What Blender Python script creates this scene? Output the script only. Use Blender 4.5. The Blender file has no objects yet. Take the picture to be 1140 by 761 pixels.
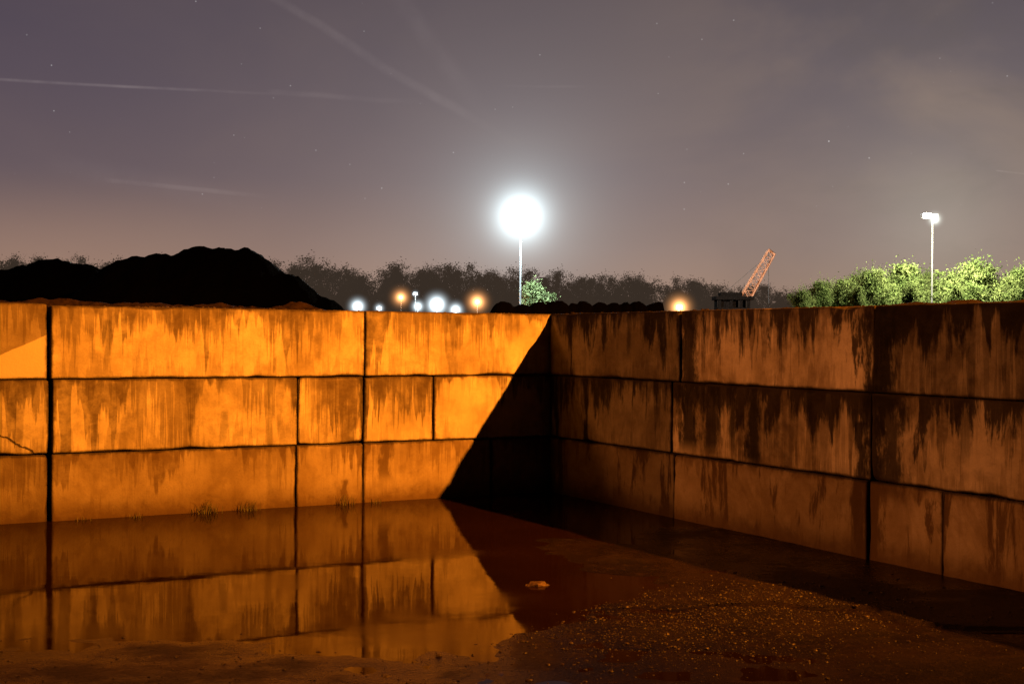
import bpy, math, random
import numpy as np
from mathutils import Matrix, Vector, noise as mn
random.seed(7); np.random.seed(7)
scene=bpy.context.scene
scene.view_settings.view_transform='Standard'
scene.view_settings.look='None'
scene.view_settings.exposure=0
CAMZ=1.75; F=1421.0
def hy(px): return 376.4+0.0068*(px-570)
def wx(px,d): return (px-570)/F*d
def wz(px,py,d): return CAMZ+(hy(px)-py)/F*d
def lin(c): return tuple(((v/255)/12.92 if v<=10 else (((v/255)+.055)/1.055)**2.4) for v in c)
def coll(o):
    scene.collection.objects.link(o); return o
def mesh_obj(name,v,f,mat=None,smooth=False,parent=None):
    me=bpy.data.meshes.new(name)
    me.from_pydata([tuple(p) for p in v],[],[tuple(q) for q in f])
    if mat:
        for m in (mat if isinstance(mat,(list,tuple)) else [mat]): me.materials.append(m)
    if smooth: me.shade_smooth()
    o=coll(bpy.data.objects.new(name,me))
    if parent: o.parent=parent
    return o
def empty(name,loc=(0,0,0),rot=(0,0,0)):
    o=coll(bpy.data.objects.new(name,None)); o.location=loc; o.rotation_euler=rot; o.empty_display_size=.3
    return o
def tag(o,label=None,cat=None,group=None,kind=None):
    if label:o["label"]=label
    if cat:o["category"]=cat
    if group:o["group"]=group
    if kind:o["kind"]=kind
    return o
# ---------- node helpers
class G:
    def __init__(s,tree): s.t=tree; tree.nodes.clear()
    def n(s,ty,**k):
        nd=s.t.nodes.new(ty)
        for a,b in k.items(): setattr(nd,a,b)
        return nd
    def put(s,sock,v):
        if isinstance(v,bpy.types.NodeSocket): s.t.links.new(v,sock)
        elif v is not None:
            if hasattr(sock.default_value,'__len__') and not hasattr(v,'__len__'): v=(v,)*len(sock.default_value)
            if hasattr(v,'__len__') and len(v)==3 and len(sock.default_value)==4: v=(*v,1)
            sock.default_value=v
    def m(s,op,a,b=None,c=None,clamp=False):
        nd=s.n('ShaderNodeMath',operation=op,use_clamp=clamp)
        s.put(nd.inputs[0],a)
        if b is not None:s.put(nd.inputs[1],b)
        if c is not None:s.put(nd.inputs[2],c)
        return nd.outputs[0]
    def vm(s,op,a,b=None,out=0):
        nd=s.n('ShaderNodeVectorMath',operation=op)
        s.put(nd.inputs[0],a)
        if b is not None:s.put(nd.inputs[1],b)
        return nd.outputs[out]
    def comb(s,x=0,y=0,z=0):
        nd=s.n('ShaderNodeCombineXYZ'); s.put(nd.inputs[0],x);s.put(nd.inputs[1],y);s.put(nd.inputs[2],z); return nd.outputs[0]
    def sep(s,v):
        nd=s.n('ShaderNodeSeparateXYZ'); s.put(nd.inputs[0],v); return nd.outputs
    def noise(s,vec,scale,detail=3,rough=.5,dist=0,dim='3D',out=0):
        nd=s.n('ShaderNodeTexNoise',noise_dimensions=dim)
        s.put(nd.inputs['Vector'],vec); nd.inputs['Scale'].default_value=scale; nd.inputs['Detail'].default_value=detail
        nd.inputs['Roughness'].default_value=rough; nd.inputs['Distortion'].default_value=dist
        return nd.outputs[out]
    def mr(s,v,a,b,c=0,d=1,smooth=True):
        nd=s.n('ShaderNodeMapRange',interpolation_type='SMOOTHSTEP' if smooth else 'LINEAR',clamp=True)
        s.put(nd.inputs[0],v); s.put(nd.inputs[1],a);s.put(nd.inputs[2],b);s.put(nd.inputs[3],c);s.put(nd.inputs[4],d)
        return nd.outputs[0]
    def mix(s,f,a,b,mode='MIX'):
        nd=s.n('ShaderNodeMix',data_type='RGBA',blend_type=mode)
        s.put(nd.inputs[0],f);s.put(nd.inputs[6],a);s.put(nd.inputs[7],b); return nd.outputs[2]
    def attr(s,name):
        return s.n('ShaderNodeAttribute',attribute_name=name).outputs['Fac']
    def bsdf(s,col,rough=.8,spec=.3,normal=None,metal=0,emit=None,estr=0):
        b=s.n('ShaderNodeBsdfPrincipled')
        s.put(b.inputs['Base Color'],col); s.put(b.inputs['Roughness'],rough); s.put(b.inputs['Specular IOR Level'],spec)
        s.put(b.inputs['Metallic'],metal)
        if normal is not None: s.put(b.inputs['Normal'],normal)
        o=s.n('ShaderNodeOutputMaterial'); s.t.links.new(b.outputs[0],o.inputs[0]); return b
    def bump(s,h,strength=.5,dist=.02,normal=None):
        nd=s.n('ShaderNodeBump'); nd.inputs['Strength'].default_value=strength; nd.inputs['Distance'].default_value=dist
        s.put(nd.inputs['Height'],h)
        return nd.outputs[0]
def newmat(name):
    m=bpy.data.materials.new(name); m.use_nodes=True; return m,G(m.node_tree)
def simple(name,col,rough=.7,spec=.3,var=.3,scale=6,metal=0,bump=.3):
    m,g=newmat(name); tc=g.n('ShaderNodeTexCoord').outputs['Object']
    nz=g.noise(tc,scale,5,.6)
    c=g.mix(g.mr(nz,.3,.7),tuple(x*(1-var) for x in col),tuple(min(1,x*(1+var)) for x in col))
    g.bsdf(c,rough,spec,g.bump(nz,bump,.03),metal); return m
def emit(name,col,st):
    m,g=newmat(name)
    e=g.n('ShaderNodeEmission'); g.put(e.inputs[0],col); e.inputs[1].default_value=st
    o=g.n('ShaderNodeOutputMaterial'); g.t.links.new(e.outputs[0],o.inputs[0]); return m
def glowmat(name,col,A,core=.05,p=3,step=1.0):  # self-emitting volume that imitates bloom around a lamp
    m,g=newmat(name)
    tc=g.n('ShaderNodeTexCoord').outputs['Object']
    r=g.vm('LENGTH',tc,out=1)
    fall=g.m('POWER',g.m('SUBTRACT',1,r,clamp=True),p)
    e=g.m('DIVIDE',fall,g.m('ADD',g.m('MULTIPLY',r,r),core))
    em=g.n('ShaderNodeEmission'); g.put(em.inputs[0],col); g.put(em.inputs[1],g.m('MULTIPLY',e,A))
    o=g.n('ShaderNodeOutputMaterial'); g.t.links.new(em.outputs[0],o.inputs['Volume'])
    try: m.cycles.volume_step_rate=step
    except Exception: pass
    return m

# ---------- world / night sky
w=bpy.data.worlds.new("World"); scene.world=w; w.use_nodes=True
g=G(w.node_tree)
d=g.n('ShaderNodeTexCoord').outputs['Generated']
d=g.vm('NORMALIZE',d)
X,Y,Z=g.sep(d)
ramp=g.n('ShaderNodeValToRGB'); g.put(ramp.inputs[0],g.m('ADD',g.m('MULTIPLY',Z,2.0),.02,clamp=True))
cr=ramp.color_ramp
stops=[(0.0,(118,92,76)),(.08,(134,106,92)),(.16,(121,100,96)),(.26,(104,89,93)),(.40,(88,77,86)),(.54,(75,66,77)),(.75,(30,28,34)),(1.0,(8,8,11))]
while len(cr.elements)<len(stops): cr.elements.new(.5)
for e,(p,c) in zip(cr.elements,stops): e.position=p; e.color=(*lin(c),1)
col=ramp.outputs[0]
warp=g.comb(X,Y,g.m('MULTIPLY',Z,2.2))
cl=g.noise(warp,3.0,5,.55,.4)
cl2=g.noise(warp,9.0,5,.6,.6)
rightm=g.mr(X,.0,.38)
hz=g.m('MULTIPLY',g.mr(cl,.38,.68),g.m('ADD',.25,rightm))
col=g.mix(g.m('MULTIPLY',hz,.38),col,lin((146,122,104)))
dk=g.m('MULTIPLY',g.mr(cl2,.4,.75),g.mr(X,.1,.35,.05,.30))
col=g.mix(dk,col,lin((84,72,67)))
col=g.mix(g.mr(X,-.45,.05,.25,0),col,lin((66,56,80)))
lg=g.m('MULTIPLY',g.mr(X,-.02,-.36),g.m('MULTIPLY',g.mr(Z,0,.035),g.mr(Z,.13,.04)))
col=g.mix(g.m('MULTIPLY',lg,.55),col,lin((172,136,114)))
def dirpx(px,py):
    return Vector(((px-570)/F,1,(hy(px)-py)/F)).normalized()
def halo(px,py,c,s,k):
    global col
    dd=g.m('SUBTRACT',1,g.vm('DOT_PRODUCT',d,tuple(dirpx(px,py)),out=1))
    v=g.m('MULTIPLY',g.m('DIVIDE',1,g.m('ADD',1,g.m('MULTIPLY',dd,k))),s)
    col=g.mix(1,col,g.mix(1,c,g.comb(v,v,v),'MULTIPLY'),'ADD')
halo(579,241,(.78,.95,.98),.85,5200)
halo(579,241,(.85,.82,.80),.05,350)
halo(1040,250,(.9,.93,.72),.12,900)
halo(1080,300,(.98,.86,.66),.06,90)
halo(440,335,(1,.68,.46),.10,400)
halo(756,342,(1,.58,.33),.08,600)
def trail(p1,p2,wd,s,soft=.5,nz=.0015):
    global col
    a=dirpx(*p1); b=dirpx(*p2); n=a.cross(b).normalized(); L=(b-a).length; tt=(b-a).normalized()
    dist=g.vm('DOT_PRODUCT',d,tuple(n),out=1)
    wob=g.m('MULTIPLY',g.m('SUBTRACT',g.noise(d,14,2),.5),nz*4)
    dist=g.m('ABSOLUTE',g.m('ADD',dist,wob))
    al=g.m('DIVIDE',g.m('SUBTRACT',g.vm('DOT_PRODUCT',d,tuple(tt),out=1),a.dot(tt)),L)
    br=g.mr(g.noise(d,30,4,.6),.3,.7,.25,1)
    mk=g.m('MULTIPLY',g.mr(dist,wd,wd*(1-soft)*.3),g.m('MULTIPLY',g.mr(al,-.05,.05),g.mr(al,1.05,1-soft)))
    mk=g.m('MULTIPLY',g.m('MULTIPLY',mk,br),s)
    col=g.mix(1,col,g.mix(1,(1,.85,.8),g.comb(mk,mk,mk),'MULTIPLY'),'ADD')
trail((-60,86),(340,107),.0016,.075,.6,.0004)
trail((300,103),(480,113),.003,.022,.6)
trail((270,-20),(600,178),.0050,.034,.5,.002)
trail((430,-20),(550,150),.010,.018,.6,.003)
trail((120,200),(306,220),.0025,.03,.4,.0008)
trail((60,180),(320,235),.012,.010,.6,.003)
trail((1108,190),(1150,195),.0008,.07,.1,.0002)
trail((560,96),(680,98),.0015,.015,.5,.0008)
for sc_,r0,r1,lo,br in ((42,.04,.02,.5,.38),(90,.065,.04,.4,.18)):
    vo=g.n('ShaderNodeTexVoronoi'); g.put(vo.inputs['Vector'],d); vo.inputs['Scale'].default_value=sc_
    sr=g.sep(vo.outputs['Color'])
    st=g.m('MULTIPLY',g.mr(vo.outputs['Distance'],r0,r1),g.m('MULTIPLY',g.mr(sr[0],lo,1,0,br),g.mr(Z,.06,.13)))
    col=g.mix(1,col,g.comb(st,st,st),'ADD')
front=g.mr(Y,-.1,.75,.02,1)
col=g.mix(1,col,g.comb(front,front,front),'MULTIPLY')
bg=g.n('ShaderNodeBackground'); g.put(bg.inputs[0],col); bg.inputs[1].default_value=1.0
o=g.n('ShaderNodeOutputWorld'); g.t.links.new(bg.outputs[0],o.inputs[0])

# ---------- camera
cam=bpy.data.cameras.new("camera"); co=coll(bpy.data.objects.new("camera",cam))
cam.sensor_width=36; cam.lens=44.87; cam.clip_end=3000; cam.clip_start=.05
co.matrix_world=Matrix.Translation((0,0,CAMZ))@Matrix.Rotation(math.radians(90-.165),4,'X')@Matrix.Rotation(math.radians(.39),4,'Z')
scene.camera=co

# ---------- walls
CX,CY=.432,14.63
def tL(px):
    k=(px-570)/F; return (.432-14.63*k)/(.876-.4825*k)
def sR(px):
    k=(px-570)/F; return (14.63*k-.432)/(.4825+.876*k)
def concrete(name,streaks,black=0,lines=(),pale=None):
    m,g=newmat(name)
    uv=g.n('ShaderNodeUVMap',uv_map='UVMap').outputs[0]
    u,v,_=g.sep(uv)
    dt=g.attr('dtop'); seed=g.attr('seed'); stain=g.attr('stain'); tone=g.attr('tone')
    p=g.comb(u,v,g.m('MULTIPLY',seed,7))
    pc=g.comb(u,v,0)
    n1=g.noise(p,1.6,6,.62,.3); n2=g.noise(p,7,6,.65,.2); n3=g.noise(p,60,3,.6)
    big=g.noise(g.comb(u,g.m('MULTIPLY',v,.5),g.m('MULTIPLY',seed,3)),1.1,4,.6)
    col=g.mix(g.mr(n1,.33,.62),(.32,.285,.215),(.50,.47,.41))
    col=g.mix(g.m('MULTIPLY',g.mr(n2,.42,.68),.42),col,(.19,.165,.12))
    col=g.mix(g.m('MULTIPLY',g.mr(n3,.5,.75),.25),col,(.12,.11,.09))
    dampn=g.noise(g.comb(g.m('MULTIPLY',u,1.2),g.m('MULTIPLY',v,.8),g.m('MULTIPLY',seed,2.3)),1.3,6,.68,.8)
    damp=g.mr(dampn,.48,.64)
    col=g.mix(g.m('MULTIPLY',damp,.36 if not black else .55),col,(.14,.11,.07))
    ws=g.noise(g.comb(g.m('MULTIPLY',u,9),g.m('MULTIPLY',v,1.1),seed),1.0,5,.6)
    col=g.mix(g.m('MULTIPLY',g.mr(ws,.48,.75),.36 if not black else .22),col,(.15,.125,.085))
    wf=g.noise(g.comb(g.m('MULTIPLY',u,34),g.m('MULTIPLY',v,1.0),seed),1.0,4,.6)
    col=g.mix(g.m('MULTIPLY',g.mr(wf,.54,.76),.34 if not black else .2),col,(.12,.095,.06))
    vary=g.mr(g.noise(g.comb(g.m('MULTIPLY',u,.8),g.m('MULTIPLY',seed,.9),3),1.2,3,.6),.35,.65,.25,1.25,False)
    def drip(freq,amp,lo,hi,seedmul,soft,low=(.42,.62),wobble=.10):
        f=g.noise(g.comb(g.m('MULTIPLY',u,freq),g.m('MULTIPLY',seed,seedmul),g.m('MULTIPLY',v,.6)),1.0,3,.65,.1,'3D')
        L=g.m('MULTIPLY',g.mr(f,lo,hi,0,1,False),amp)
        lowm=g.mr(g.noise(g.comb(g.m('MULTIPLY',u,1.5),g.m('MULTIPLY',seed,seedmul*1.7),0),1.0,3,.6,0,'2D'),low[0],low[1],.0,1)
        L=g.m('MULTIPLY',g.m('MULTIPLY',g.m('MULTIPLY',L,lowm),vary),g.m('MULTIPLY',stain,1.6))
        e=g.m('MULTIPLY',g.m('SUBTRACT',g.noise(g.comb(g.m('MULTIPLY',u,2),v,seed),12,4,.6),.5),wobble)
        return g.mr(g.m('ADD',g.m('SUBTRACT',L,dt),e),-soft,soft)
    d1=drip(10,1.2,.36,.70,5.1,.035)
    d2=drip(3.0,1.0,.36,.72,9.3,.11)
    d3=drip(27,.95,.40,.72,3.3,.03,(.30,.52))
    nn=g.mr(n2,.25,.75,.45,1)
    col=g.mix(g.m('MULTIPLY',g.m('MULTIPLY',d2,.55),nn),col,(.085,.065,.042))
    col=g.mix(g.m('MULTIPLY',g.m('MULTIPLY',d1,.74),nn),col,(.055,.042,.028))
    col=g.mix(g.m('MULTIPLY',d3,.48 if not black else .35),col,(.07,.052,.034))
    f4=g.noise(g.comb(g.m('MULTIPLY',u,13),g.m('MULTIPLY',seed,4.4),0),1.0,3,.6,0,'2D')
    up=g.m('SUBTRACT',g.m('MULTIPLY',g.mr(f4,.45,.78,0,1,False),.38),g.m('SUBTRACT',.69,dt))
    col=g.mix(g.m('MULTIPLY',g.mr(up,-.02,.03),.35),col,(.13,.10,.06))
    lime=g.m('MULTIPLY',g.mr(big,.52,.66),g.m('SUBTRACT',1,d1))
    col=g.mix(g.m('MULTIPLY',lime,.38),col,(.60,.57,.50))
    if black>0:
        bn=g.noise(g.comb(g.m('MULTIPLY',u,3.4),g.m('MULTIPLY',v,.55),g.m('MULTIPLY',seed,1.1)),1.5,7,.70,.35)
        bt=g.mr(dt,.60,.0,-.14,.15,False)
        bb=g.mr(g.m('ADD',bn,g.m('MULTIPLY',bt,stain)),.52,.60)
        col=g.mix(g.m('MULTIPLY',bb,black),col,(.016,.012,.009))
    for (u0,wd,zt,zb,st) in streaks:
        wob=g.m('MULTIPLY',g.m('SUBTRACT',g.noise(g.comb(g.m('MULTIPLY',u,6),g.m('MULTIPLY',v,2.2),u0),2.0,6,.70),.5),wd*2.8)
        a=g.m('ABSOLUTE',g.m('ADD',g.m('SUBTRACT',u,u0),wob))
        k=g.m('MULTIPLY',g.mr(a,wd*1.1,wd*.35),g.m('MULTIPLY',g.mr(v,zt+.02,zt-.02),g.mr(v,zb-.1,zb+.1)))
        col=g.mix(g.m('MULTIPLY',k,st),col,(.010,.008,.006))
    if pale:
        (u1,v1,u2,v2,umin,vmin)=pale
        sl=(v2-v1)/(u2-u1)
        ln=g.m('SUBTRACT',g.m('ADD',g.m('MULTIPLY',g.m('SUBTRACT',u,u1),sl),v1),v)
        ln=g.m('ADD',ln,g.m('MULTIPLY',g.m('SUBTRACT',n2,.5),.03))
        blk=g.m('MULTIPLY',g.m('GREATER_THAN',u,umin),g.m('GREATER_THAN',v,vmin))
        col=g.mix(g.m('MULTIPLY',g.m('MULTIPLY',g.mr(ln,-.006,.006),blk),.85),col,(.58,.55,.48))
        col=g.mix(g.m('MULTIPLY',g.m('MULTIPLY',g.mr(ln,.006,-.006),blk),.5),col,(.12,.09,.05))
    for (u1,v1,u2,v2,th) in lines:
        L=math.hypot(u2-u1,v2-v1); tx,tz=(u2-u1)/L,(v2-v1)/L
        du=g.m('SUBTRACT',u,u1); dv=g.m('SUBTRACT',v,v1)
        al=g.m('ADD',g.m('MULTIPLY',du,tx),g.m('MULTIPLY',dv,tz))
        ac=g.m('ABSOLUTE',g.m('ADD',g.m('SUBTRACT',g.m('MULTIPLY',du,tz),g.m('MULTIPLY',dv,tx)),g.m('MULTIPLY',g.m('SUBTRACT',g.noise(pc,9,4,.6),.5),.08)))
        k=g.m('MULTIPLY',g.mr(ac,th,th*.4),g.m('MULTIPLY',g.m('GREATER_THAN',al,0),g.m('LESS_THAN',al,L)))
        col=g.mix(g.m('MULTIPLY',k,.9),col,(.02,.015,.01))
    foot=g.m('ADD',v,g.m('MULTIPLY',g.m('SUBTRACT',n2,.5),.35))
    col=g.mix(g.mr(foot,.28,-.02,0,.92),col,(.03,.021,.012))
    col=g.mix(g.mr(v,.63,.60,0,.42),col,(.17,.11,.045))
    edge=g.attr('edge')
    col=g.mix(g.m('MULTIPLY',g.mr(g.m('ADD',edge,g.m('MULTIPLY',g.m('SUBTRACT',n2,.5),1.1)),.42,1.0),.78),col,(.030,.024,.018))
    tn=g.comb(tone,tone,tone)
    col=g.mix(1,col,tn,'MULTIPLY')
    pores=g.n('ShaderNodeTexVoronoi'); g.put(pores.inputs['Vector'],p); pores.inputs['Scale'].default_value=26
    ph=g.mr(pores.outputs['Distance'],.03,.14)
    h=g.m('ADD',g.m('MULTIPLY',n2,.6),g.m('ADD',g.m('MULTIPLY',n3,.22),g.m('MULTIPLY',ph,.22)))
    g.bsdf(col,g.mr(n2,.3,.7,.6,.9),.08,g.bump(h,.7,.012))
    return m
def axis(a,b):
    e=[0,.006,.014,.024,.038,.055,.08]
    L=b-a; n=max(2,int((L-.16)/.06)); mid=np.linspace(.08,L-.08,n+1)[1:-1]
    return np.array([a+q for q in e]+[a+q for q in mid]+[b-q for q in reversed(e)])
def block(name,x0,x1,z0,z1,yo,mat,parent,seed,stain,tone,ty=.7,ztop=None,flip=1):
    ax=[axis(x0,x1),np.array([0,.006,.014,.024,.038,.055,.08,.2,.4,.55,.7]),axis(z0,z1)]
    verts=[];faces=[];key={}
    lo=np.array([x0,0,z0]);hi=np.array([x1,ty,z1])
    def vid(p):
        k=(round(p[0],4),round(p[1],4),round(p[2],4))
        if k not in key: key[k]=len(verts); verts.append(p)
        return key[k]
    for fx in range(3):
        a,b=[i for i in range(3) if i!=fx]
        for side in (0,1):
            A,B=ax[a],ax[b]; c=ax[fx][0 if side==0 else -1]
            for i in range(len(A)-1):
                for j in range(len(B)-1):
                    q=[]
                    for (ii,jj) in ((i,j),(i+1,j),(i+1,j+1),(i,j+1)):
                        p=[0,0,0]; p[fx]=c;p[a]=A[ii];p[b]=B[jj]; q.append(vid(p))
                    if (side==0)!=(fx==1): q=q[::-1]
                    faces.append(q)
    out=[];edge=[]
    for p in verts:
        s=Vector((p[0]*2.3+seed*3,p[1]*2.3,p[2]*2.3))
        nz=mn.fractal(s,1.0,2.0,4); nf=mn.noise(s*6)
        s2=Vector((p[0]*1.1+seed*5,0,p[2]*1.1+4))
        r=.013+.07*max(0,nz-.08)+.02*max(0,nf-.1)+.11*max(0,mn.noise(s2*1.7)-.38)
        r=min(r,.08)
        P=np.array(p); q=np.clip(P,lo+r,hi-r); dd=P-q; L=np.linalg.norm(dd)
        if L>1e-9: P=q+dd/L*min(L,r)
        if p[1]<.01: P[1]+= .006*mn.noise(s*1.6)+.004*mn.noise(s*5)
        P[1]+=yo
        out.append(P)
        e=min(p[0]-x0,x1-p[0],p[2]-z0,z1-p[2]); edge.append(max(0,1-e/.05))
    o=mesh_obj(name,out,faces,mat,True,parent); me=o.data
    uvl=me.uv_layers.new(name='UVMap')
    li=np.zeros(len(me.loops),dtype=np.int32); me.loops.foreach_get('vertex_index',li)
    oa=np.array(out); va=np.array(verts)
    uvv=np.stack([oa[:,0]*flip,oa[:,2]],1)[li]; uvl.data.foreach_set('uv',uvv.astype(np.float32).ravel())
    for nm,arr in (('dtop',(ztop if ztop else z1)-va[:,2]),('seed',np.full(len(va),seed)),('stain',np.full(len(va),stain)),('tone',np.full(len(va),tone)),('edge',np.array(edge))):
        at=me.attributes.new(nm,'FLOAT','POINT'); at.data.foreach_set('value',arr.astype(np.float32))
    return o
ROWS=[(2.03,1.338),(1.332,.635),(.629,-.09)]
u54=tL(54)
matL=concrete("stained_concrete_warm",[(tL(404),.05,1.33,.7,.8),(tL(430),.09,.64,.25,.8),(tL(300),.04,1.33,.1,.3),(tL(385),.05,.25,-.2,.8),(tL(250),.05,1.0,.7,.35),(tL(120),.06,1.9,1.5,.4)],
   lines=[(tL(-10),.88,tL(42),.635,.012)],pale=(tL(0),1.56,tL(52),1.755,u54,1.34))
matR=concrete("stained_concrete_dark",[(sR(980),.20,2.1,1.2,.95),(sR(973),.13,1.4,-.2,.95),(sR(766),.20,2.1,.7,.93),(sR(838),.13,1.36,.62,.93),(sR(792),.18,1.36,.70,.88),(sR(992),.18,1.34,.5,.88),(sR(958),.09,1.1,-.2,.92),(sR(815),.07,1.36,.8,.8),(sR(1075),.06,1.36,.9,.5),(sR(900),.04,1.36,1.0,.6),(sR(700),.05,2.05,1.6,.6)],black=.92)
wl=empty("concrete_block_wall",(CX,CY,0),(0,0,math.atan2(.4825,.876)))
tag(wl,"tall concrete block wall streaked with damp under orange light","wall")
wr=empty("concrete_block_wall",(CX,CY,0),(0,0,math.atan2(-.876,.4825)))
tag(wr,"dark concrete block wall with heavy black water stains","wall")
Lj=[[ -.7,tL(406),tL(54.5),tL(54.5)+3.4],[-.7,tL(483),tL(405),tL(331.5),tL(56.5),tL(56.5)+2.7],[-.7,.75,tL(405),tL(330),tL(55.5),tL(55.5)+3.0]]
Ls=[[.5,.6,.5],[.35,.8,.8,1.1,.8],[.3,.5,.45,.35,.6]]
Lt=[[.92,1.03,.80],[.98,.85,.98,.92,.78],[.85,.80,.78,.68,.56]]
sd=1.0
for r,(zt,zb) in enumerate(ROWS):
    js=Lj[r]
    for i in range(len(js)-1):
        sd+=1.37
        a,b=js[i]+.005,js[i+1]-.005
        if abs(js[i+1]-tL(55))<.08: b-=.012
        if abs(js[i]-tL(55))<.08: a+=.012
        dz=.018 if (r==0 and i==2) else 0
        block("concrete_block",-b,-a,zb,zt+dz,random.uniform(-.012,.012),matL,wl,sd,Ls[r][i],Lt[r][i],flip=-1)
Rj=[[.004,sR(757),sR(973),sR(973)+2.4,sR(973)+5.6,sR(973)+8.8],[.004,sR(748),sR(970),sR(970)+2.6,sR(970)+5.8,sR(970)+9],[.004,sR(752),sR(968),sR(1051),sR(1051)+2.7,sR(1051)+5.9,sR(1051)+9.1]]
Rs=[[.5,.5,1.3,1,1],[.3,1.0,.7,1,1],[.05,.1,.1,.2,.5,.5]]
Rt=[[.38,1.25,.6,.6,.6],[.38,1.05,1.1,.7,.7],[.42,.85,1.1,1.15,.7,.7]]  # first block of each row toned down, painting extra shade into the corner
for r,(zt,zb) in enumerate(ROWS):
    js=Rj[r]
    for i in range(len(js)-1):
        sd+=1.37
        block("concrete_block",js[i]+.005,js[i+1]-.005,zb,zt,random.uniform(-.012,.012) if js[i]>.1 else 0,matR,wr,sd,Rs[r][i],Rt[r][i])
darkm=simple("joint_core_dark",(.02,.017,.013),.9)
def boxv(x0,x1,y0,y1,z0,z1):
    v=[(x0,y0,z0),(x1,y0,z0),(x1,y1,z0),(x0,y1,z0),(x0,y0,z1),(x1,y0,z1),(x1,y1,z1),(x0,y1,z1)]
    f=[(0,3,2,1),(4,5,6,7),(0,1,5,4),(1,2,6,5),(2,3,7,6),(3,0,4,7)]
    return v,f
def boxes(name,bl,mat,parent=None,smooth=False):
    V=[];Fc=[]
    for b in bl:
        v,f=boxv(*b); o=len(V); V+=v; Fc+=[tuple(i+o for i in q) for q in f]
    return mesh_obj(name,V,Fc,mat,smooth,parent)
boxes("joint_light_block",[(-8.6,.6,.09,.6,-.2,1.94)],darkm,wl)  # unseen slab added behind the block faces to stop light through joints
boxes("joint_light_block",[(.1,13.5,.09,.6,-.2,1.94)],darkm,wr)

# ---------- ground
def grow(a,b,step,lim):
    mid=list(np.arange(a,b+step/2,step)); lo=[];hi=[];s=step;x=a
    while x>-lim: s*=1.35; x-=s; lo.append(x)
    s=step;x=b
    while x<lim: s*=1.35; x+=s; hi.append(x)
    return np.array(lo[::-1]+mid+hi)
gx=grow(-4.6,6.0,.04,1500); gy=grow(3.6,15.6,.045,1500)
GX,GY=np.meshgrid(gx,gy)
def ss(x,a,b):
    t=min(1,max(0,(x-a)/(b-a))); return t*t*(3-2*t)
def gheight(x,y):
    n=mn.fractal(Vector((x*.8,y*.8,3)),1,2,3); n2=mn.noise(Vector((x*4,y*4,1))); n3=mn.noise(Vector((x*11,y*11,5)))
    h=-.032+.035*ss(-y,-9.3,-6.6)
    ax,ay,bx,by=.5,7.5,2.2,8.6
    tt=max(0,min(1,((x-ax)*(bx-ax)+(y-ay)*(by-ay))/((bx-ax)**2+(by-ay)**2)))
    dd=math.hypot(x-ax-tt*(bx-ax),y-ay-tt*(by-ay))
    h+=.016*math.exp(-(dd/.6)**2)*(.7+1.2*n)
    dx,dy=x-CX,y-CY
    s_=dx*.4825-dy*.876; t_=-dx*.876-dy*.4825
    if s_>0: h+=.036*ss(s_,1.6,3.4)*ss(-t_,-3.4,-1.6)*(1 if h<-.01 else .35)
    h+=.0085*n+.0045*n2+.0022*n3
    return h
H=np.zeros_like(GX)
for i in range(GX.shape[0]):
    for j in range(GX.shape[1]):
        x,y=GX[i,j],GY[i,j]
        H[i,j]=gheight(x,y) if (abs(x)<12 and -3<y<20) else -.03
ny,nx=GX.shape
idx=np.arange(nx*ny).reshape(ny,nx)
fc=np.stack([idx[:-1,:-1],idx[:-1,1:],idx[1:,1:],idx[1:,:-1]],-1).reshape(-1,4)
m,g=newmat("wet_mud")
tc=g.n('ShaderNodeTexCoord').outputs['Object']
_,_,zz=g.sep(tc)
a=g.noise(tc,1.3,5,.6); b=g.noise(tc,9,6,.65); c=g.noise(tc,55,4,.65)
cc=g.mix(g.mr(a,.32,.68),(.003,.0018,.001),(.010,.006,.0035))
cc=g.mix(g.m('MULTIPLY',g.mr(b,.5,.7),.5),cc,(.018,.011,.006))
cc=g.mix(g.m('MULTIPLY',g.mr(c,.54,.72),.5),cc,(.030,.019,.011))
wet=g.mr(g.m('ADD',zz,g.m('MULTIPLY',g.m('SUBTRACT',b,.5),.012)),.000,.012)
hh=g.m('ADD',b,g.m('MULTIPLY',c,.5))
bmp=g.n('ShaderNodeBump'); g.put(bmp.inputs['Strength'],g.mr(wet,0,1,.3,.9)); bmp.inputs['Distance'].default_value=.02; g.put(bmp.inputs['Height'],hh)
g.bsdf(cc,g.mr(wet,0,1,.22,.5),.14,bmp.outputs[0])
ground=mesh_obj("ground",np.stack([GX,GY,H],-1).reshape(-1,3),fc,m,True)
tag(ground,"dark wet mud floor of the storage bay","ground",kind="structure")
m,g=newmat("puddle_water")
tc=g.n('ShaderNodeTexCoord').outputs['Object']
rp=g.noise(tc,2.0,2,.5); rp2=g.noise(tc,14,3,.6); rp3=g.noise(tc,.9,4,.6)
b=g.bsdf(g.mix(rp3,(.004,.0016,.0008),(.012,.005,.002)),g.mr(rp3,.4,.7,.02,.12),.5,g.bump(g.m('ADD',rp,g.m('MULTIPLY',rp2,.06)),.06,.02))
b.inputs['IOR'].default_value=1.13
def pit(s,t,z): # wall coordinates to world
    return (CX+.4825*s-.876*t,CY-.876*s-.4825*t,z)
water=mesh_obj("water",[pit(-.05,-.05,0),pit(-.05,11,0),pit(13,11,0),pit(13,-.05,0)],[(0,1,2,3)],m)
tag(water,"still shallow puddle reflecting the block walls","puddle",kind="structure")

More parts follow.
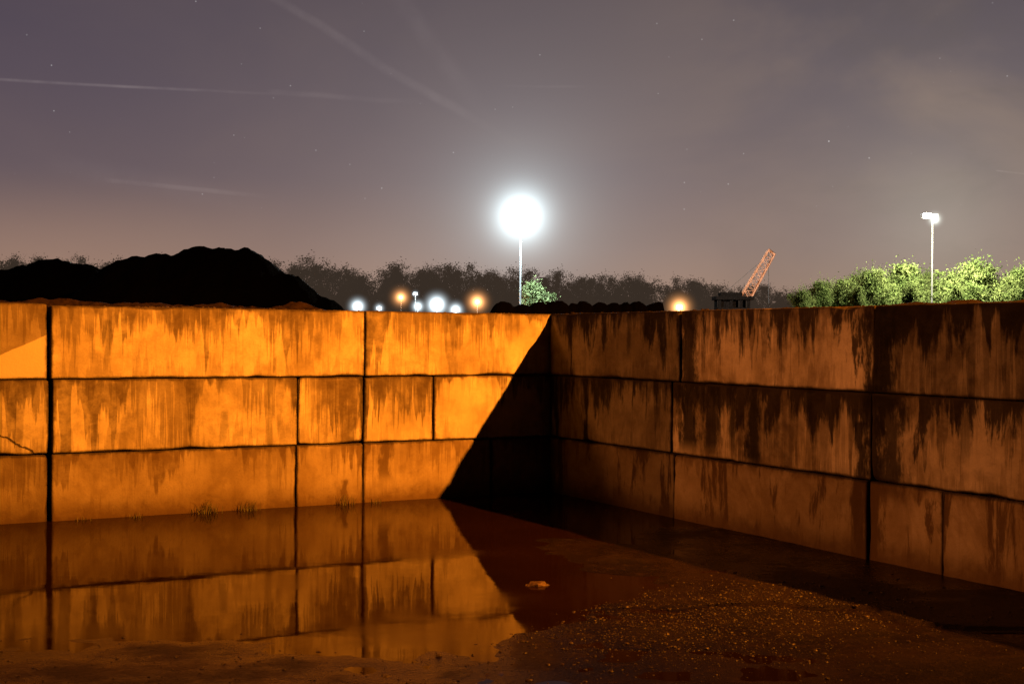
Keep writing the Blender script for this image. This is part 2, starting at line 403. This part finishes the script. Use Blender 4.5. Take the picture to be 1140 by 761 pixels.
# ---------- stones
def ico():
    t=(1+5**.5)/2
    v=np.array([(-1,t,0),(1,t,0),(-1,-t,0),(1,-t,0),(0,-1,t),(0,1,t),(0,-1,-t),(0,1,-t),(t,0,-1),(t,0,1),(-t,0,-1),(-t,0,1)],float); v/=np.linalg.norm(v[0])
    f=[(0,11,5),(0,5,1),(0,1,7),(0,7,10),(0,10,11),(1,5,9),(5,11,4),(11,10,2),(10,7,6),(7,1,8),(3,9,4),(3,4,2),(3,2,6),(3,6,8),(3,8,9),(4,9,5),(2,4,11),(6,2,10),(8,6,7),(9,8,1)]
    return v,f
IV,IF=ico()
def stones(name,pts,mat,parent=None):
    V=[];Fc=[]
    for (x,y,z,r) in pts:
        s=np.array([random.uniform(.7,1.3),random.uniform(.7,1.3),random.uniform(.35,.75)])*r
        an=random.uniform(0,6.28); R=np.array([[math.cos(an),-math.sin(an),0],[math.sin(an),math.cos(an),0],[0,0,1]])
        vv=(IV*(1+np.random.uniform(-.18,.18,(12,1))))*s@R.T+np.array([x,y,z]); o=len(V)
        V+=[tuple(q) for q in vv]; Fc+=[tuple(i+o for i in q) for q in IF]
    return mesh_obj(name,V,Fc,mat,False,parent)
stm=simple("gravel_stone",(.018,.012,.007),.5,.3,.7,30)
pts=[]
for i in range(9000):
    u_=random.random(); q=random.random()
    if q<.6:
        x=.5+1.7*u_+random.gauss(0,.5); y=7.4+1.2*u_+random.gauss(0,.5)
    else:
        x=random.uniform(-4.5,5.5); y=random.uniform(4.4,8.6)
    h=gheight(x,y); r=min(.018,.0028+random.expovariate(1/.0028))
    if h>-.005: pts.append((x,y,h+r*.05,r))
tag(stones("gravel",pts,stm),"loose wet gravel scattered on the mud","gravel",kind="stuff")
rkm=simple("rock_stone",(.05,.033,.02),.6,.2,.5,30)
o=stones("rock",[(0,0,0,.075),(.05,.02,-.005,.04),(-.06,.0,-.005,.03)],rkm); o.location=(wx(600,9.05),9.05,-.004); tag(o,"small flat stone breaking the puddle surface","rock")
rub=simple("rubble_dark",(.05,.04,.03),.9,.2,.5,20)
pts=[]
for i in range(900):
    t=random.uniform(tL(400),8.8); k=max(0,mn.noise(Vector((t*1.1,2,0)))+.25)
    pts.append((-t,random.uniform(.2,.66),2.03,random.uniform(.008,.02)+.035*k*random.random()))
for i in range(500):
    t=random.uniform(-.6,8.8); pts.append((-t,random.uniform(.05,.68),2.03,random.uniform(.005,.016)))
ML=Matrix.Translation((CX,CY,0))@Matrix.Rotation(math.atan2(.4825,.876),4,'Z')
MR=Matrix.Translation((CX,CY,0))@Matrix.Rotation(math.atan2(-.876,.4825),4,'Z')
ru=stones("rubble",pts,rub); ru.matrix_world=ML
tag(ru,"crumbled dirt lying along the top of the orange wall","rubble",kind="stuff")
def crust(xa,xb,M,hm,label,mat,nz=0):
    X_=np.arange(xa,xb,.03); Y_=np.linspace(.22,.68,13); V=[]
    for x in X_:
        en=min(1,(x-xa)/.4,(xb-x)/.4)
        for y in Y_:
            c=math.sin(math.pi*(y-.22)/.46)**.6 if .22<y<.68 else 0
            k=max(0,.55+.9*mn.fractal(Vector((x*1.7,y*4,nz)),1,2,4)+.25*mn.noise(Vector((x*14,y*14,nz))))
            V.append((x,y,2.022+hm*c*k*en))
    a,b=len(X_),len(Y_); ii=np.arange(a*b).reshape(a,b)
    f=np.stack([ii[:-1,:-1],ii[1:,:-1],ii[1:,1:],ii[:-1,1:]],-1).reshape(-1,4)
    o=mesh_obj("dirt_crust",V,f,mat,True); o.matrix_world=M; tag(o,label,"dirt",kind="stuff")
crust(-8.8,-tL(388),ML,.085,"dark dirt crust along the top of the orange wall",simple("dirt_dark",(.014,.009,.006),.95,.05,.6,14))
pts=[]
for i in range(1300):
    t=random.uniform(.0,10); pts.append((t,random.uniform(.05,.68),2.03,random.uniform(.005,.016)+.04*random.random()*max(0,mn.noise(Vector((t*1.3,0,0))))))
wetr=simple("rubble_wet",(.012,.009,.007),.9,.05)
ru=stones("rubble",pts,wetr); ru.matrix_world=MR
tag(ru,"crumbled dirt lying along the top of the dark wall","rubble",kind="stuff")
crust(sR(900),11,MR,.045,"black dirt crust along the top of the dark wall",wetr,5)

# ---------- weeds at the wall foot
wm=simple("weed_leaf",(.07,.075,.03),.8)
def weed(px,n,h):
    t=tL(px); x,y,_=pit(.1,t,0)
    e=empty("weed",(x,y,0)); V=[];Fc=[]
    for i in range(n):
        a=random.uniform(0,6.28); l=h*random.uniform(.4,1); bx,by=random.gauss(0,.05),random.gauss(0,.03); w_=.003
        lean=random.uniform(.2,.9)*l
        for s in range(3):
            z0=l*(1-(1-s/3)**1.6); r0=lean*(s/3)**1.7
            V+=[(bx+math.cos(a)*r0-w_*math.sin(a)*(1-s/3.2),by+math.sin(a)*r0+w_*math.cos(a)*(1-s/3.2),z0),(bx+math.cos(a)*r0+w_*math.sin(a)*(1-s/3.2),by+math.sin(a)*r0-w_*math.cos(a)*(1-s/3.2),z0)]
        V.append((bx+math.cos(a)*lean,by+math.sin(a)*lean,l*.92))
        o=len(V)-7; Fc+=[(o,o+1,o+3,o+2),(o+2,o+3,o+5,o+4),(o+4,o+5,o+6)]
    mesh_obj("leaves",V,Fc,wm,False,e)
    tag(e,"small tuft of weeds at the foot of the wall","weed","weeds along the wall foot")
for px,n,h in ((232,55,.15),(276,45,.12),(222,30,.10),(382,35,.13),(415,20,.07),(150,20,.06),(90,15,.05)): weed(px,n,h)

# ---------- coal heaps
m,g=newmat("coal")
tc=g.n('ShaderNodeTexCoord').outputs['Object']; nz=g.noise(tc,9,6,.7)
g.bsdf(g.mix(nz,(.0004,.0004,.0005),(.0025,.0023,.0023)),.9,.02,g.bump(nz,.8,.06)); coal=m
def heap(name,prof,D,halfw,label,rough=.05,step=.12,nf=1.0):
    xs=np.array([wx(p[0],D) for p in prof]); zs=np.array([wz(p[0],p[1],D) for p in prof])
    X_=np.arange(xs[0],xs[-1]+step,step); nyy=int(2*halfw/step)
    Y_=np.linspace(-halfw,halfw,nyy)
    V=[]
    for x in X_:
        hmax=np.interp(x,xs,zs)
        for y in Y_:
            c=1-abs(y)/halfw
            c=c**.8
            s=Vector((x*1.1*nf,y*1.1*nf,D))
            nn=rough*(mn.fractal(s,1,2,5)*1.2+.5*mn.noise(s*5)+.3*mn.noise(s*11))
            V.append((x,D+y,max(-.05,hmax*min(1,c*1.05)+nn*min(1,hmax/1.5))))
    a=len(X_);b=nyy
    ii=np.arange(a*b).reshape(a,b)
    f=np.stack([ii[:-1,:-1],ii[1:,:-1],ii[1:,1:],ii[:-1,1:]],-1).reshape(-1,4)
    o=mesh_obj(name,V,f,coal,True); tag(o,label,"coal heap"); return o
heap("coal_heap",[(-160,370),(-90,330),(-30,306),(0,303),(18,299),(40,293),(66,289),(80,292),(110,302),(150,325),(200,372)],33,4.5,"low black coal heap behind the wall",.12)
heap("coal_heap",[(60,372),(88,322),(110,304),(128,292),(150,287),(170,284),(187,286),(205,280),(222,277),(250,277),(262,281),(272,279),(288,286),(303,294),(316,303),(331,310),(345,321),(358,329),(375,340),(410,372)],29,4.0,"tall black coal heap silhouetted behind the wall",.11,.09)
prof=[(500,372),(543,352)]
x=549
while x<728:
    wdt=random.uniform(8,26); pk=random.uniform(334,339)
    for q in (0,.08,.2,.35,.5,.65,.8,.92): prof.append((x+wdt*q,pk+4.5-4.5*math.sin(math.pi*q)**.55))
    x+=wdt
prof+=[(733,345),(745,352),(800,372)]
heap("coal_heap",prof,21,1.6,"long low lumpy coal ridge behind the wall",.035,.035,3)

# ---------- trees
def tube(V,Fc,p,q,r0,r1,n=5):
    p=Vector(p);q=Vector(q);dz=(q-p).normalized(); a=dz.orthogonal().normalized(); b=dz.cross(a); o=len(V)
    for (c,r) in ((p,r0),(q,r1)):
        for i in range(n):
            t=i/n*6.2832; V.append(tuple(c+a*math.cos(t)*r+b*math.sin(t)*r))
    for i in range(n): Fc.append((o+i,o+(i+1)%n,o+n+(i+1)%n,o+n+i))
def gen_tree(seed,Ht,Wd,leaf,nl,low=.15,up=.6,spread=.11,nb=5):
    rd=random.Random(seed); V=[];Fc=[];tips=[]
    p=Vector((0,0,-.1)); dirv=Vector((rd.uniform(-.06,.06),rd.uniform(-.06,.06),1)); r=Ht*.02
    nseg=9; pts=[]
    for i in range(nseg):
        q=p+dirv.normalized()*(Ht*.92/nseg)
        r2=Ht*.02*(1-(i+1)/nseg*.9); tube(V,Fc,p,q,r,r2,6); pts.append((q.copy(),r2,(i+1)/nseg)); p=q;r=r2
        dirv+=Vector((rd.uniform(-.08,.08),rd.uniform(-.08,.08),0))
    tips.append(p.copy())
    for (q,r,f) in pts:
        if f<low: continue
        for k in range(nb):
            an=rd.uniform(0,6.28); env=math.sin(max(.06,min(1,(1-(f-low)/(1-low))))*math.pi*.62+.25)
            L=Wd*.5*env*rd.uniform(.5,1.25)
            st=q-Vector((0,0,rd.uniform(0,Ht*.09))); dv=Vector((math.cos(an),math.sin(an),up*rd.uniform(.5,1.5))).normalized()
            pp=st; rr=max(r*.45,Ht*.002)
            for s in range(3):
                qq=pp+dv*L/3; tube(V,Fc,pp,qq,rr,rr*.6,4); rr*=.6
                dv=(dv+Vector((rd.uniform(-.3,.3),rd.uniform(-.3,.3),rd.uniform(-.05,.35)))).normalized()
                if s>0:
                    for _ in range(2):
                        tw=qq+Vector((rd.uniform(-1,1),rd.uniform(-1,1),rd.uniform(-.2,1))).normalized()*L*.32
                        tube(V,Fc,qq,tw,rr*.7,rr*.2,3); tips.append(tw)
                pp=qq
            tips.append(pp)
    T=np.array([tuple(t) for t in tips]); rs=np.random.RandomState(seed)
    ch=rs.randint(0,len(T),nl); wgt=rs.uniform(.3,1.5,len(T))[ch][:,None]
    P=T[ch]+rs.normal(0,1,(nl,3))*Wd*spread*np.array([1,1,.9])*wgt
    P=P[P[:,2]>.2]; n=len(P)
    A=rs.normal(0,1,(n,3));A/=np.linalg.norm(A,axis=1)[:,None]; B=np.cross(A,rs.normal(0,1,(n,3)));B/=np.linalg.norm(B,axis=1)[:,None]
    s=leaf*rs.uniform(.5,1.3,(n,1))
    LV=np.stack([P-A*s,P+B*s*.5,P+A*s,P-B*s*.5],1).reshape(-1,3); LF=np.arange(n*4).reshape(-1,4)
    return V,Fc,LV,LF
bark=simple("bark",(.07,.055,.04),.9)
def leafmat(name,c1,c2,sc=1.2,em=None):
    m,g=newmat(name); tc=g.n('ShaderNodeTexCoord').outputs['Object']
    nz=g.noise(tc,sc,4,.6); n2=g.noise(tc,9,2)
    cc=g.mix(g.mr(nz,.35,.65),c1,c2); cc=g.mix(g.m('MULTIPLY',n2,.4),cc,tuple(x*.4 for x in c1))
    df=g.n('ShaderNodeBsdfDiffuse'); g.put(df.inputs[0],cc); tr=g.n('ShaderNodeBsdfTranslucent'); g.put(tr.inputs[0],cc)
    mx=g.n('ShaderNodeMixShader'); mx.inputs[0].default_value=.4
    g.t.links.new(df.outputs[0],mx.inputs[1]);g.t.links.new(tr.outputs[0],mx.inputs[2])
    out=mx.outputs[0]
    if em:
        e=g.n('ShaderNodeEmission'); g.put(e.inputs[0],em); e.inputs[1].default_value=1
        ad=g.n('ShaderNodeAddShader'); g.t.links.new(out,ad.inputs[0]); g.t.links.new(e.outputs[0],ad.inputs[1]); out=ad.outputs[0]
    o=g.n('ShaderNodeOutputMaterial'); g.t.links.new(out,o.inputs[0]); return m
green=leafmat("leaf_green",(.065,.095,.026),(.15,.18,.06))
green_lit=leafmat("leaf_green_lit",(.10,.13,.05),(.20,.24,.11))  # brighter copy of the leaf green, lamplight painted into the colour
def tree_mesh(seed,Ht,Wd,leaf,nl,mat=green,**k):
    V,Fc,LV,LF=gen_tree(seed,Ht,Wd,leaf,nl,**k)
    e=empty("tree"); t=mesh_obj("trunk",V,Fc,bark,True,e); c=mesh_obj("crown",LV,LF,mat,False,e); return e,t,c
protos=[tree_mesh(11,5,3.8,.065,26000,low=.05,up=2.0,spread=.048),tree_mesh(12,5,4.2,.065,28000,low=.05,up=1.8,spread=.045),tree_mesh(13,5,3.2,.065,22000,low=.05,up=2.4,spread=.052)]
TL=[(893,324,58,0,.5),(912,317,60,1,.65),(934,312,61,2,.9),(952,308,65,0,.7),(972,305,60,1,.8),(996,295,61,2,1.3),(1016,300,64,1,.7),(1034,306,65,0,.6),(1052,304,63,2,.85),(1080,294,61,0,1.15),(1104,303,66,2,.8),(1132,303,58,1,.95),(1165,298,60,0,1.1),(1200,296,60,2,1.1),(1016,318,57,0,.5),(1060,319,57,2,.6),(960,320,57,2,.5)]
used=set()
for i,(px,py,D,pi,ws_) in enumerate(TL):
    e,t,c=protos[pi]
    if pi in used:
        e2=e.copy(); coll(e2)
        for q in (t,c):
            q2=q.copy(); q2.parent=e2; coll(q2)
        e=e2
    used.add(pi)
    hz_=wz(px,py,D)/5.1
    e.location=(wx(px,D),D,0); e.scale=(ws_,ws_,hz_); e.rotation_euler=(0,0,i*1.9)
    tag(e,"leafy young tree lit yellow-green by a floodlight","tree","trees under the floodlight")
e,t,c=tree_mesh(31,6.3,3.3,.11,12000,green_lit,low=.1,up=1.4,spread=.065)
e.location=(wx(604,104.5),104.5,0); e.scale=(1.1,1.1,wz(604,311,104.5)/6.3)
tag(e,"small green tree glowing beside the bright lamp mast","tree")
# far-off wood
HAZE_EMIT=(.036,.025,.018)  # faint emission given to leaves and bark to imitate aerial haze
woodm=leafmat("wood_leaf_haze_emit",(.045,.032,.02),(.085,.062,.036),.1,HAZE_EMIT)
barkf=leafmat("wood_bark_haze_emit",(.05,.04,.03),(.08,.06,.045),.1,HAZE_EMIT)
VV=[];FF=[];LVs=[]
topprof=[(-120,285),(0,287),(50,290),(100,293),(300,296),(330,292),(360,291),(390,299),(410,304),(430,297),(450,293),(480,298),(520,298),(560,302),(600,305),(640,308),(700,310),(740,313),(770,312),(800,317),(840,320),(890,322),(960,318),(1180,312)]
vars_=[gen_tree(50+i,12,8.5,.14,4200,low=.2,up=1.3,spread=.045) for i in range(6)]
px=-110; k=0
rd=random.Random(5)
while px<1180:
    py=np.interp(px,[a for a,_ in topprof],[b for _,b in topprof])+rd.uniform(-3,6)
    D=rd.uniform(185,235); V,Fc,LV,LF=vars_[k%6]; an=rd.uniform(0,6.28); s=wz(px,py,D)/12.3; sw=s*rd.uniform(.8,1.15)
    R=np.array([[math.cos(an)*sw,-math.sin(an)*sw,0],[math.sin(an)*sw,math.cos(an)*sw,0],[0,0,s]]); T=np.array([wx(px,D),D,0])
    o=len(VV); VV+=[tuple(q) for q in (np.array(V)@R.T+T)]; FF+=[tuple(i+o for i in q) for q in Fc]
    LVs.append(LV@R.T+T)
    px+=rd.uniform(5,11); k+=1
U=[]
for i in range(60000):
    px=rd.uniform(-110,1180); D=rd.uniform(178,200); tp=np.interp(px,[a for a,_ in topprof],[b for _,b in topprof])
    U.append((wx(px,D),D,rd.uniform(0,.72*wz(px,tp,D)+2.5*mn.noise(Vector((px*.05,0,0))))))
U=np.array(U); n=len(U); A=np.random.normal(0,1,(n,3));A/=np.linalg.norm(A,axis=1)[:,None];B=np.cross(A,np.random.normal(0,1,(n,3)));B/=np.linalg.norm(B,axis=1)[:,None]
LVs.append(np.stack([U-A*.42,U+B*.24,U+A*.42,U-B*.24],1).reshape(-1,3))
LV=np.concatenate(LVs); off=len(VV); LF=np.arange(len(LV)).reshape(-1,4)+off
me=bpy.data.meshes.new("distant_wood"); me.from_pydata(VV+[tuple(q) for q in LV.tolist()],[],FF+[tuple(q) for q in LF.tolist()])
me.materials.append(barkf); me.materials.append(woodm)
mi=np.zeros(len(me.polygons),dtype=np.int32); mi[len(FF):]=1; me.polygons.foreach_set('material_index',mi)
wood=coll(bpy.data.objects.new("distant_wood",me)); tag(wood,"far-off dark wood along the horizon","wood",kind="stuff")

# ---------- lamps
pole_m=simple("galvanised_steel",(.22,.23,.23),.6,.3,.2,3,.2)
pole_d=simple("weathered_steel",(.06,.06,.055),.7,.1,.2,3)
head_m=simple("lamp_housing",(.10,.10,.10),.6,.3)
def sphere(name,r,mat,parent,seg=16):
    V=[];Fc=[]
    for i in range(seg+1):
        th=math.pi*i/seg
        for j in range(seg*2):
            ph=math.pi*j/seg; V.append((r*math.sin(th)*math.cos(ph),r*math.sin(th)*math.sin(ph),r*math.cos(th)))
    n=seg*2
    for i in range(seg):
        for j in range(n): Fc.append((i*n+j,(i+1)*n+j,(i+1)*n+(j+1)%n,i*n+(j+1)%n))
    return mesh_obj(name,V,Fc,mat,True,parent)
def light(name,loc,col,e,r,parent=None):
    l=bpy.data.lights.new(name,'POINT'); l.energy=e; l.color=col; l.shadow_soft_size=r
    o=coll(bpy.data.objects.new(name,l)); o.location=loc
    if parent:o.parent=parent
    return o
def lamp(px,py,D,col,R,A,label,energy=0,pole_r=.06,group=None,core=.05,bulb=.10,p=3,pm=None):
    z=wz(px,py,D); e=empty("street_lamp",(wx(px,D),D,0))
    V=[];Fc=[]; tube(V,Fc,(0,.15,-.05),(0,.15,z+.15),pole_r*1.4,pole_r,10); tube(V,Fc,(0,.15,0),(0,.15,.4),pole_r*2.2,pole_r*2,10)
    mesh_obj("pole",V,Fc,pm or pole_d,True,e)
    hs=max(.10,bulb)
    boxes("lamp_housing",[(-hs*1.6,hs*1.6,.02,.14,z-hs*.9,z+hs*.9),(-hs*.3,hs*.3,.14,.2,z-hs*.3,z+hs*.3),(-hs*1.7,hs*1.7,-.10,.14,z+hs*.9,z+hs*1.0)],head_m,e)
    boxes("lamp_glass",[(-hs*1.4,hs*1.4,-.02,.015,z-hs*.75,z+hs*.75)],emit("lamp_lit",col,14),e)
    gl=sphere("bloom_glow",1,glowmat("bloom_glow",col,A,core,p),e); gl.scale=(R,R,R); gl.location=(0,-.05,z)
    if energy: light("lamp_light",(0,-.6,z),col,energy,.25,e)
    tag(e,label,"street lamp",group); return e
W=(.78,.92,1.0); O=(1,.42,.14)
lamp(579,241,100,(.74,.93,1.0),4.2,.075,"tall mast with a dazzling white floodlight behind the wall",34000,.065,None,.02,.28,1.8,pole_m)
gr="small floodlights across the yard"
for (px,py,D,c,R,A,lb) in [
 (398,341,92,W,1.1,.55,"low white floodlight on a short post"),
 (422,343,95,W,.7,.40,"low white floodlight on a short post"),
 (446,331,110,O,1.5,.26,"dim orange lamp on a short post"),
 (462,327,98,W,.5,.30,"small white lamp on a taller post"),
 (465,341,96,W,.9,.50,"low white floodlight on a short post"),
 (486,339,90,W,1.4,.55,"low white floodlight on a short post"),
 (507,345,88,W,1.0,.50,"low white floodlight on a short post"),
 (531,336,104,O,1.6,.34,"dim orange lamp on a short post")]:
    lamp(px,py,D,c,R,A,lb,1200 if c is W else 900,.022,gr,.008,.08,2.4)
lamp(756,342,66,(1,.43,.14),1.15,.50,"bright orange lamp just above the wall top",2500,.05,None,.008,.1,2.4)
# right floodlight mast
D=60; zt=wz(1037,243,D)
e=empty("floodlight_mast",(wx(1037,D),D,0))
V=[];Fc=[]; tube(V,Fc,(0,0,-.05),(0,0,zt+.05),.05,.03,10); tube(V,Fc,(-.45,0,zt),(.2,0,zt),.025,.025,8)
mesh_obj("pole",V,Fc,pole_d,True,e)
pale=simple("pale_housing",(.40,.40,.36),.6,.2)
boxes("lamp_housing",[(-.5,-.12,-.20,.14,zt+.02,zt+.22),(-.46,-.16,-.22,-.202,zt+.05,zt+.17)],pale,e)
boxes("lamp_housing",[(-.04,.22,-.12,.14,zt+.0,zt+.19)],head_m,e)
boxes("lamp_glass",[(-.01,.19,-.14,-.122,zt+.02,zt+.16),(-.02,.20,-.11,.13,zt-.02,zt-.003)],emit("lamp_lit",(1,.97,.85),25),e)
gl=sphere("bloom_glow",1,glowmat("bloom_glow",(.92,1,.9),.6,.010,2.4),e); gl.scale=(.6,)*3; gl.location=(.08,-.1,zt-.05)
light("lamp_light",(.08,-2.2,zt-.3),(1,.97,.74),15000,.2,e)
tag(e,"floodlight mast shining down onto young trees","floodlight mast")

# ---------- crane
D=120
red=simple("crane_red_paint",(.62,.30,.17),.6,.2,.2,2); cabm=simple("crane_body_paint",(.008,.006,.005),.8,.05)
cx=wx(829,D); e=empty("crawler_crane",(cx,D,0))
p0=Vector((0,0,wz(829,330,D)-.2)); p1=Vector((wx(858,D)-cx,0,wz(858,281,D)))
ax_=(p1-p0).normalized(); px_=Vector((0,1,0)); pz=ax_.cross(px_).normalized()
V=[];Fc=[];N=9; prev=None
for i in range(N+1):
    f=i/N
    wd=.44-.10*f
    c=p0+(p1-p0)*f; q=[c+pz*wd*a+px_*wd*b for a,b in ((1,1),(1,-1),(-1,-1),(-1,1))]
    for k in range(4): tube(V,Fc,q[k],q[(k+1)%4],.022,.022,4)
    if prev:
        for k in range(4):
            tube(V,Fc,prev[k],q[k],.065,.065,5)
            if i%2==0: tube(V,Fc,prev[k],q[(k+1)%4],.028,.028,4)
            else: tube(V,Fc,prev[(k+1)%4],q[k],.028,.028,4)
    prev=q
tube(V,Fc,p1-pz*.38,p1+ax_*.1+pz*.38,.13,.13,8)
mesh_obj("boom",V,Fc,red,False,e)
V=[];Fc=[]; tube(V,Fc,p1+pz*.3,(p1+pz*.3)+Vector((.05,0,-5)),.025,.025,4); tube(V,Fc,p1,(-2.3,0,p0.z+.2),.02,.02,4)
mesh_obj("cable",V,Fc,head_m,False,e)
zb=p0.z-.4
boxes("machine_house",[(-2.7,.3,-1.2,1.2,zb-1.9,zb-.45),(-2.9,.6,-1.4,1.4,zb+.25,zb+.58),(-2.4,-.4,-.8,.8,zb+.58,zb+.95)]+[(x,x+.28,-1.2,-1.05,zb-.45,zb+.25) for x in (-2.7,-1.6,-.7,.0)]+[(x,x+.28,1.05,1.2,zb-.45,zb+.25) for x in (-2.7,-1.6,-.7,.0)],cabm,e)
boxes("cab",[(-2.4,-1.0,-.9,.9,zb-.45,zb+.2)],cabm,e)
boxes("crawler_track",[(-3.2,1.2,-1.9,-1.2,0,1.0)],head_m,e); boxes("crawler_track",[(-3.2,1.2,1.2,1.9,0,1.0)],head_m,e)
boxes("undercarriage",[(-2.3,.3,-1.2,1.2,.6,zb-1.9)],head_m,e)
tag(e,"crawler crane with red lattice boom behind the wall","crane")
light("crane_fill_light",(cx-4,D-14,9),(1,.66,.42),7500,.3)  # added fill without a fixture, brightens the crane

# ---------- sodium lamps that light the bay (masts stand outside the frame)
def spot(name,loc,target,col,e,r,ang,blend):
    l=bpy.data.lights.new(name,'SPOT'); l.energy=e; l.color=col; l.shadow_soft_size=r; l.spot_size=math.radians(ang); l.spot_blend=blend
    o=coll(bpy.data.objects.new(name,l)); o.location=loc
    o.rotation_euler=(Vector(target)-Vector(loc)).to_track_quat('-Z','Y').to_euler(); return o
spot("sodium_lamp",pit(14,-6,2.03+6*2.03/1.42),pit(0,2.2,1.5),(1,.255,.013),66000,.12,62,1.0)
spot("sodium_lamp",pit(-3,15,2.03+3*2.03/1.5),pit(5.6,0,1.3),(1,.265,.048),5800,.6,52,1.0)
